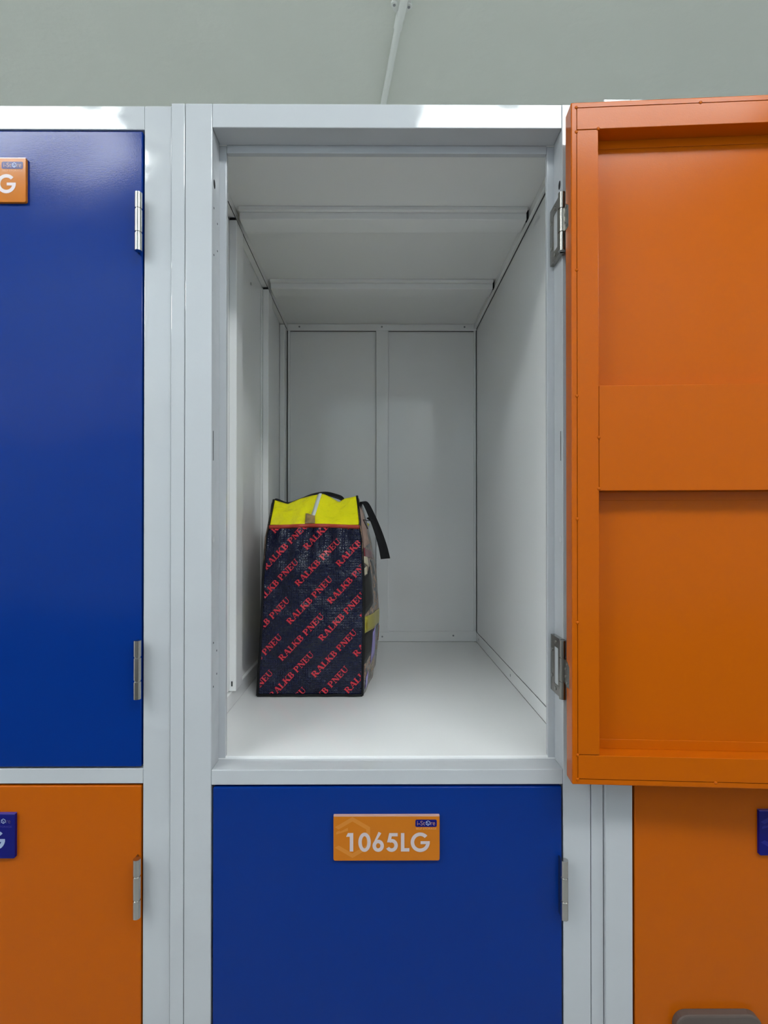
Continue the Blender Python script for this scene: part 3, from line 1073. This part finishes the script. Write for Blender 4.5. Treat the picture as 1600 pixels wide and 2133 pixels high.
for side in (1, -1):
    rows = [[loc(*side_pt(side, i / 30, j / 36)) for i in range(31)] for j in range(37)]
    sp = MB().grid(rows).build('side_panel', 'bag_print', bag, smooth=True, solid=0.0006)

    def patch(name, m, s0, s1, t0, t1, skew=0.0, out=0.0014, wave=0.0):
        rr = []
        for j in range(7):
            row = []
            for i in range(13):
                s = s0 + (s1 - s0) * i / 12
                tt = t0 + (t1 - t0) * j / 6 + skew * (s - s0) + wave * math.sin(9 * s)
                row.append(loc(*(side_pt(side, s, tt) + Vector((side * out, -0.0008, 0)))))
            rr.append(row)
        return MB().grid(rr).build(name, m, sp, smooth=True, solid=0.0004)
    patch('print_band', 'tape_yellow', 0.004, 0.98, 0.365, 0.460, -0.06)
    patch('print_patch', 'tape_dark', 0.004, 0.22, 0.470, 0.70, 0.2, 0.0010)
    patch('print_patch', 'print_cream', 0.01, 0.075, 0.70, 0.745, 0.1, 0.0013)
    patch('print_patch', 'print_peach', 0.004, 0.34, 0.86, 0.985, 0.03, 0.0008)
    patch('print_patch', 'print_cream', 0.02, 0.16, 0.775, 0.84, -0.25, 0.0009)
    patch('print_patch', 'print_maroon', 0.02, 0.50, 0.815, 0.865, -0.10, 0.0012)
    patch('print_patch', 'tape_dark', 0.004, 0.20, 0.18, 0.36, 0.1, 0.0008)
    patch('print_patch', 'print_lilac', 0.20, 0.30, 0.13, 0.33, 0.4, 0.0012)
    patch('print_patch', 'print_lilac', 0.06, 0.13, 0.02, 0.09, 0.3, 0.0012)
    patch('print_patch', 'print_ember', 0.55, 0.80, 0.20, 0.30, 0.1, 0.0012)
    if side > 0:
        # small daisy printed on the band
        c0 = side_pt(side, 0.045, 0.412) + Vector((0.0024, -0.0012, 0))
        for q in range(8):
            a = 2 * math.pi * q / 8
            mb = MB()
            mb.add([loc(*(c0 + Vector((0.0004, 0.022 * math.cos(a + d) * rr, 0.0115 * math.sin(a + d) * rr)))) for d, rr in ((-0.25, 0.45), (0, 1.05), (0.25, 0.45))] + [loc(*c0)], [(0, 1, 2, 3)])
            mb.build('print_petal', 'tape_flower', sp)
        mb = MB()
        mb.add([loc(*(c0 + Vector((0.0009, 0.008 * math.cos(R(45 * i)), 0.0042 * math.sin(R(45 * i)))))) for i in range(8)], [tuple(range(8))])
        mb.build('print_petal', 'tape_dark', sp)

rows = [[loc(*(side_pt(-1, 1, j / 12).lerp(side_pt(1, 1, j / 12), i / 10))) for i in range(11)] for j in range(13)]
MB().grid(rows).build('rear_panel', 'bag_navy', bag, smooth=True, solid=0.0006)
rows = [[loc(*(side_pt(-1, i / 10, 0).lerp(side_pt(1, i / 10, 0), k / 6) + Vector((0, 0, 0.0006)))) for i in range(11)] for k in range(7)]
MB().grid(rows).build('base_panel', 'bag_black', bag, solid=0.0008)
# black piping round the front panel and along the floor
for side, tab in ((-1, left_tab), (1, right_tab)):
    pts = []
    for j in range(41):
        v = 0.003 + (FRONT_H - 0.003) * j / 40
        X = interp(tab, v)
        pts.append(loc(X, front_y(X, v) - 0.0005, FZ + v))
    for j in range(1, 9):
        t = j / 8
        pts.append(loc(*(top_pt(0.0 if side < 0 else 1.0, t) + Vector((side * 0.0015, 0, 0.0)))))
    MB().tube(pts, 0.0031, 8).build('piping', 'bag_black', bag, smooth=True)
pts = [loc(-0.2935 + 0.257 * i / 24, front_y(-0.2935 + 0.257 * i / 24, 0.003) - 0.001, FZ + 0.0036 + 0.0007 * math.sin(i * 1.1)) for i in range(25)]
MB().tube(pts, 0.0034, 8).build('piping', 'bag_black', bag, smooth=True)
# seam stitch lines: small fold line across the panel, low right
# webbing handles


def ribbon(name, pts, wvec, parent, thick=0.0022):
    pts = [Vector(p) for p in pts]
    dense = []
    for i in range(len(pts) - 1):
        p0, p1, p2, p3 = pts[max(i - 1, 0)], pts[i], pts[i + 1], pts[min(i + 2, len(pts) - 1)]
        for k in range(6):
            t = k / 6
            dense.append(0.5 * ((2 * p1) + (p2 - p0) * t + (2 * p0 - 5 * p1 + 4 * p2 - p3) * t * t + (3 * p1 - p0 - 3 * p2 + p3) * t ** 3))
    dense.append(pts[-1])
    n = len(dense)
    rows = []
    for i, p in enumerate(dense):
        s = i / (n - 1)
        w = Vector(wvec[0]).lerp(Vector(wvec[1]), s)
        rows.append([loc(*(p - w * 0.5)), loc(*p), loc(*(p + w * 0.5))])
    return MB().grid(rows).build(name, 'bag_black', parent, smooth=True, solid=thick)


ribbon('handle', [P(748, 1066, 1.372), P(750, 1052, 1.38), P(755.5, 1045, 1.385), P(763, 1050, 1.385), P(775, 1075, 1.39), P(787, 1105, 1.395), P(797, 1136, 1.40), P(803, 1163, 1.40)],
       ((0.006, 0.024, 0.003), (0.0245, 0.014, 0.001)), bag)
ribbon('handle', [P(803, 1163, 1.405), P(798, 1138, 1.44), P(788, 1108, 1.52), P(776, 1085, 1.60), P(766, 1078, 1.66)],
       ((0.0245, 0.014, 0.001), (0.006, 0.024, 0.003)), bag)
ribbon('handle', [P(566, 1062, 1.40), P(572, 1041, 1.42), P(598, 1049, 1.44), P(625, 1041, 1.45), P(652, 1031, 1.45), P(678, 1028, 1.45), P(700, 1033, 1.45), P(714, 1040, 1.45), P(722, 1058, 1.46)],
       ((0.0, 0.022, 0.006), (0.001, 0.018, 0.013)), bag)
MB().tube([loc(*P(757, 1082, 1.36)), loc(*P(766, 1084, 1.372)), loc(*P(776, 1083, 1.38))], 0.0011, 6).build('cord', 'bag_black', bag)
MB().tube([loc(*P(757, 1082, 1.36)), loc(*P(761, 1091, 1.37)), loc(*P(766, 1101, 1.378))], 0.0013, 6).build('cord', 'bag_black', bag)

# ------------------------------------------------------------------ ceiling: conduit and lamps
con = thing('ceiling_conduit', 'thin painted conduit pipe clipped to the ceiling above the open locker', 'pipe', (0.0814, 1.826, CEIL))


def cl(x, y, z):
    return (x - 0.0814, y - 1.826, z - CEIL)


dirv = Vector((0.0225 - 0.0814, 2.245 - 1.826, 0)).normalized()
c0 = Vector((0.0814, 1.826, CEIL - 0.0190))
a, b = c0 + dirv * 0.03, c0 + dirv * 0.76
MB().cyl(cl(*a), cl(*b), 0.0122, 20).build('pipe', 'conduit_paint', con, smooth=False)
a2 = c0 - dirv * 1.4
MB().cyl(cl(*(c0 + dirv * 0.012 + Vector((0.002, 0, -0.006)))), cl(*(a2 + Vector((0.002, 0, -0.006)))), 0.0132, 20).build('pipe', 'conduit_paint', con)
MB().cyl(cl(*(c0 + dirv * 0.005)), cl(*(c0 + dirv * 0.058)), 0.0150, 20).build('coupling', 'conduit_paint', con, 0.0008)
sd = Vector((dirv.y, -dirv.x, 0))
mb = MB()
sp0 = c0 - dirv * 0.016
clip_o = MB().cyl(cl(*(sp0 + Vector((0, 0, 0.0180)))), cl(*(sp0 + Vector((0, 0, 0.013)))), 0.034, 24).build('saddle_clip', 'conduit_paint', con, 0.0008)
for s in (-1, 1):
    e = sp0 + sd * 0.0255 * s
    MB().cyl(cl(e.x, e.y, CEIL - 0.0002), cl(e.x, e.y, CEIL - 0.0105), 0.0115, 16).build('saddle_ear', 'conduit_paint', clip_o, 0.0008)
    MB().cyl(cl(e.x, e.y, CEIL - 0.0100), cl(e.x, e.y, CEIL - 0.0116), 0.0048, 12).build('screw', 'rivet_grey', clip_o)

SPOTS = [(0.23, 'over the open locker'), (-2.31, 'over the closed blue door'),
         (2.70, 'added for fill at the far right end of the locker row'), (-4.20, 'added for fill at the far left end of the locker row')]  # the two end lamps are added as unseen fill light
for x0, where in SPOTS:
    y0, y1 = -0.72, -0.34
    x1 = x0 + 1.2
    lt = thing('ceiling_light', 'white ceiling light ' + where, 'light', ((x0 + x1) / 2, (y0 + y1) / 2, CEIL), 'ceiling lights over the aisle')
    hx, hy = (x1 - x0) / 2, (y1 - y0) / 2
    MB().box(-hx, hx, -hy * 0.5, hy * 0.5, -0.020, 0).build('housing', 'lamp_frame', lt, 0.002)
    MB().box(-hx - 0.012, -hx, -hy, hy, -0.062, -0.018).build('end_cap', 'lamp_frame', lt, 0.002)
    MB().box(hx, hx + 0.012, -hy, hy, -0.062, -0.018).build('end_cap', 'lamp_frame', lt, 0.002)
    MB().box(-hx, hx, -hy, hy, -0.060, -0.020).build('diffuser', 'diffuser', lt, 0.004)
